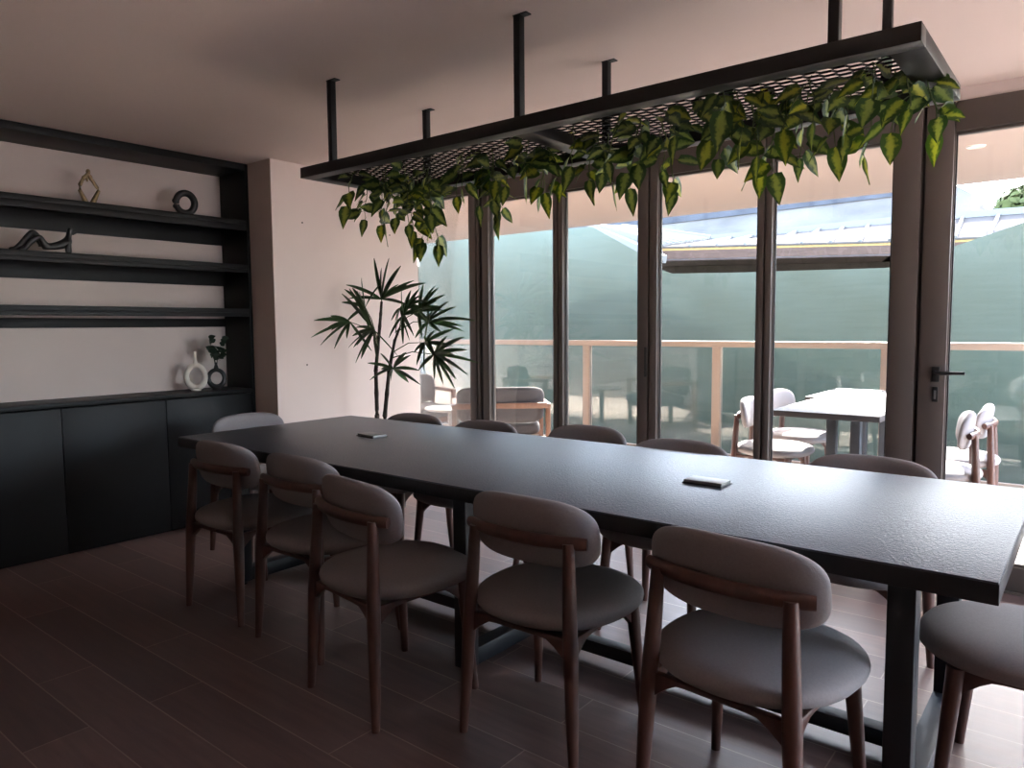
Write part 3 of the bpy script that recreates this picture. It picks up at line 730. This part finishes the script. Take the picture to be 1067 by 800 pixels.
MB().lathe([(.0, .465), (.24, .465), (.262, .475), (.264, .487), (.258, .492), (.0, .492)], 40).build('tabletop', M['ctop'], ct_, ang=50)
MB().lathe([(.17, 0), (.17, .012), (.034, .02), (.030, .06), (.030, .464)], 24).build('pedestal', M['ctop'], ct_, ang=40)

# ------------------------------------------------------------------ shade net and what shows over it
prof = [(-14, 2.9), (-8.4, 2.62), (-5.131, 2.552), (-4.791, 2.368), (-4.48, 2.193), (-4.129, 1.953), (-4.003, 1.901), (-3.296, 1.875), (-1.686, 1.839), (-1.42, 1.86), (-1.187, 1.963), (-1.134, 2.0), (-.849, 2.095), (-.586, 2.174), (.2, 2.40), (3.0, 2.2), (6, 1.9)]
def ptop(x):
    for (a, za), (b_, zb) in zip(prof, prof[1:]):
        if a <= x <= b_: return za + (zb - za) * (x - a) / (b_ - a)
    return 2.0
nm = MB(); NX, NZ = 340, 26
for i in range(NX + 1):
    x = -14 + 20 * i / NX; zt = ptop(x)
    for k in range(NZ + 1):
        s_ = k / NZ; z = -2.9 + (zt + 2.9) * s_
        y = 8.0 + .010 * math.sin(x * 3.1 + z * 1.7) + .007 * math.sin(x * 7.3 - z * 4.1) + .012 * math.sin((x + z * 1.8) * 5) * s_ ** 4
        nm.v.append((x, y, z))
for i in range(NX):
    for k in range(NZ):
        a = i * (NZ + 1) + k; nm.f.append((a, a + NZ + 1, a + NZ + 2, a + 1))
no = nm.build('shade_net', M['net'], ang=180)
tag(no, 'green shade net hung beyond the balcony railing, with a sagging top edge', 'net')

nb = thing('neighbour_house', 'neighbouring house roof of pale ribbed sheets with a timber fascia, over the net', 'house', (-3, 9.6, -3.0))
NO = Vector((-3, 9.6, -3.0))
E0, E1, E2 = Vector((-4.596, 8.9, 2.33)), Vector((-2.138, 10.257, 2.33)), Vector((.60, 11.10, 2.33))
V0, V1, V2 = Vector((-5.124, 11.69, 2.70)), Vector((-2.36, 11.62, 2.72)), Vector((.9, 11.95, 2.72))
A0, B0 = Vector((-6.25, 9.75, 2.826)), Vector((-7.35, 12.6, 3.19))
EL = Vector((-4.40, 8.55, 2.12))
def quadgrid(a, b_, c, d, n, rib=True):
    """sheet a-b (low edge) to d-c (high edge) and its ribs"""
    sh, rb = MB(), MB()
    th = Vector((0, 0, -.03))
    sh.prism([a - NO, b_ - NO, c - NO, d - NO], th)
    for i in range(n + 1 if n else 0):
        s_ = i / n; p = a.lerp(b_, s_) - NO; q = d.lerp(c, s_) - NO
        rb.tube([p + Vector((0, 0, .008)), q + Vector((0, 0, .008))], .018, 4, square=True)
    if n == 0: rb.tube([a - NO + Vector((0, 0, .01)), b_ - NO + Vector((0, 0, .01))], .05, 4, square=True); return sh, rb
    rb.tube([d - NO + Vector((0, 0, .03)), c - NO + Vector((0, 0, .03))], .045, 4, square=True)
    return sh, rb
for (a, b_, c, d, n) in ((E0, E1, V1, V0, 8), (E1, E2, V2, V1, 8), (A0, E0, V0, B0, 1), (A0, EL, E0, A0.lerp(E0, .02), 0)):
    sh, rb = quadgrid(a, b_, c, d, n)
    so = sh.build('roof_sheet', M['roof'], nb, smooth=False)
    rb.build('roof_rib', M['rib'], so, smooth=False)
# ribs of the left wing run down towards the valley
rb = MB()
for i in range(9):
    s_ = i / 8; p = A0.lerp(B0, s_) - NO; q = E0.lerp(V0, s_) - NO
    rb.tube([p + Vector((0, 0, .02)), q + Vector((0, 0, .02))], .026 if i else .06, 4, square=True)
rb.build('roof_rib', M['rib'], nb, smooth=False)
def strip(a, b_, z0, z1, dep, name, m):
    a, b_ = a - NO, b_ - NO; d = (b_ - a); d.z = 0; d.normalize(); n = Vector((-d.y, d.x, 0)) * dep
    p = [Vector((a.x, a.y, z0 + 3)), Vector((b_.x, b_.y, z0 + 3)), Vector((b_.x, b_.y, z1 + 3)), Vector((a.x, a.y, z1 + 3))]
    return MB().prism(p, n).build(name, m, nb, smooth=False)
for a, b_ in ((E0, E1), (E1, E2)):
    strip(a, b_ + (b_ - a).normalized() * .55, 2.141, 2.159, 1.0, 'eave_lining', M['dwood'])
    strip(a, b_, 2.275, 2.312, .05, 'gutter_trim', M['ochre'])
    strip(a, b_, 2.165, 2.274, .04, 'fascia', M['fascia'])
off = Vector((-.45, .85, 0))
strip(E0 + off, E1 + off, -3.0, 2.14, .2, 'wall', M['dwood']); strip(E1 + off, E2 + off, -3.0, 2.14, .2, 'wall', M['dwood'])

cb = thing('concrete_building', 'tall pale blue-grey rendered building behind the ribbed roof', 'building', (-7, 15, -3.0))
MB().prism([(-6, 0, 0), (5.14, 0, 0), (5.14, 0, 6.52), (4.75, 0, 6.78), (-6, 0, 6.78)], (0, 3, 0)).build('wall', M['conc'], cb, smooth=False)
MB().prism([(-6, -.03, 6.45), (4.72, -.03, 6.62), (4.72, -.03, 6.80), (-6, -.03, 6.80)], (0, .03, 0)).build('parapet', M['concd'], cb, smooth=False)

def tree(label, loc, h, rad, n, seed):
    t = thing('tree', label, 'tree', loc); R = random.Random(seed); f = MB()
    MB().tube([(0, 0, 0), (.1, 0, h * .4), (0, .1, h * .75)], [.16, .12, .05], 8).build('trunk', M['bark'], t)
    cl = [(R.uniform(-1, 1) * rad * .75, R.uniform(-1, 1) * rad * .6, h - R.uniform(0, 1) * rad * 1.2, R.uniform(.3, .55) * rad) for _ in range(16)]
    for i in range(n):
        c = cl[i % 16]; a = R.uniform(0, 6.28); e = math.asin(R.uniform(-1, 1)); rr_ = c[3] * R.uniform(.8, 1.02)
        d = Vector((math.cos(a) * math.cos(e), math.sin(a) * math.cos(e), math.sin(e)))
        p = Vector(c[:3]) + d * rr_
        u = d.cross(Vector((R.uniform(-1, 1), R.uniform(-1, 1), R.uniform(-1, 1)))).normalized(); w = u.cross(d + Vector((R.uniform(-.5, .5),) * 3)).normalized()
        s_ = R.uniform(.05, .11); b = len(f.v)
        f.v += [tuple(p - u * s_), tuple(p + w * s_ * .6), tuple(p + u * s_), tuple(p - w * s_ * .6)]; f.f.append((b, b + 1, b + 2, b + 3))
    f.build('crown', M['tree'], t, smooth=False)
    return t
tree('leafy green tree rising beside the pale building, right of the door post', (-.95, 17.0, -3.0), 6.85, 1.0, 9000, 3)

# ------------------------------------------------------------------ light, sky, camera
w = bpy.data.worlds.new('sky'); SC.world = w; w.use_nodes = True
nt = w.node_tree; bg = nt.nodes['Background']
sk = nt.nodes.new('ShaderNodeTexSky'); sk.sky_type = 'NISHITA'; sk.sun_disc = False
sk.sun_elevation = math.radians(42); sk.sun_rotation = math.radians(10); sk.dust_density = 2.5; sk.air_density = 1.0
hz = nt.nodes.new('ShaderNodeMix'); hz.data_type = 'RGBA'; hz.inputs['Factor'].default_value = .5
nt.links.new(sk.outputs[0], hz.inputs['A']); hz.inputs['B'].default_value = (2.15, 2.45, 3.05, 1)
nt.links.new(hz.outputs['Result'], bg.inputs['Color']); bg.inputs['Strength'].default_value = .75
sl = bpy.data.lights.new('sun', 'SUN'); sl.energy = 7.6; sl.angle = math.radians(.6); sl.color = (1, .95, .88)
so = bpy.data.objects.new('sun', sl); COL.objects.link(so)
el, az = math.radians(38), math.radians(-14)     # azimuth from +Y towards +X
dv = Vector((math.sin(az) * math.cos(el), math.cos(az) * math.cos(el), math.sin(el)))
so.rotation_euler = dv.to_track_quat('Z', 'Y').to_euler(); so.location = (0, 20, 20)

cam = bpy.data.cameras.new('camera'); co = bpy.data.objects.new('camera', cam); COL.objects.link(co)
cam.sensor_width = 36; cam.lens = 762.76 / 1067 * 36; cam.clip_start = .05; cam.clip_end = 300
rv = Vector((0.7790534, 0.6269071, -0.0079508)); uv_ = Vector((-0.0426790, 0.0656807, 0.9969276)); fw_ = Vector((-0.6255032, 0.7763205, -0.0779245))
mw = Matrix(((rv.x, uv_.x, -fw_.x, 0), (rv.y, uv_.y, -fw_.y, 0), (rv.z, uv_.z, -fw_.z, 1.2886), (0, 0, 0, 1)))
co.matrix_world = mw
SC.camera = co
vs = SC.view_settings
SC.display_settings.display_device = 'sRGB'
vs.view_transform = 'Standard'; vs.look = 'None'; vs.gamma = 1.0; vs.use_curve_mapping = False
vs.exposure = 2.9
SC.cycles.use_denoising = True
SC.cycles.max_bounces = 14; SC.cycles.diffuse_bounces = 8; SC.cycles.glossy_bounces = 5; SC.cycles.transparent_max_bounces = 24; SC.cycles.transmission_bounces = 8
SC.cycles.sample_clamp_indirect = 8.0; SC.cycles.caustics_reflective = False; SC.cycles.caustics_refractive = False
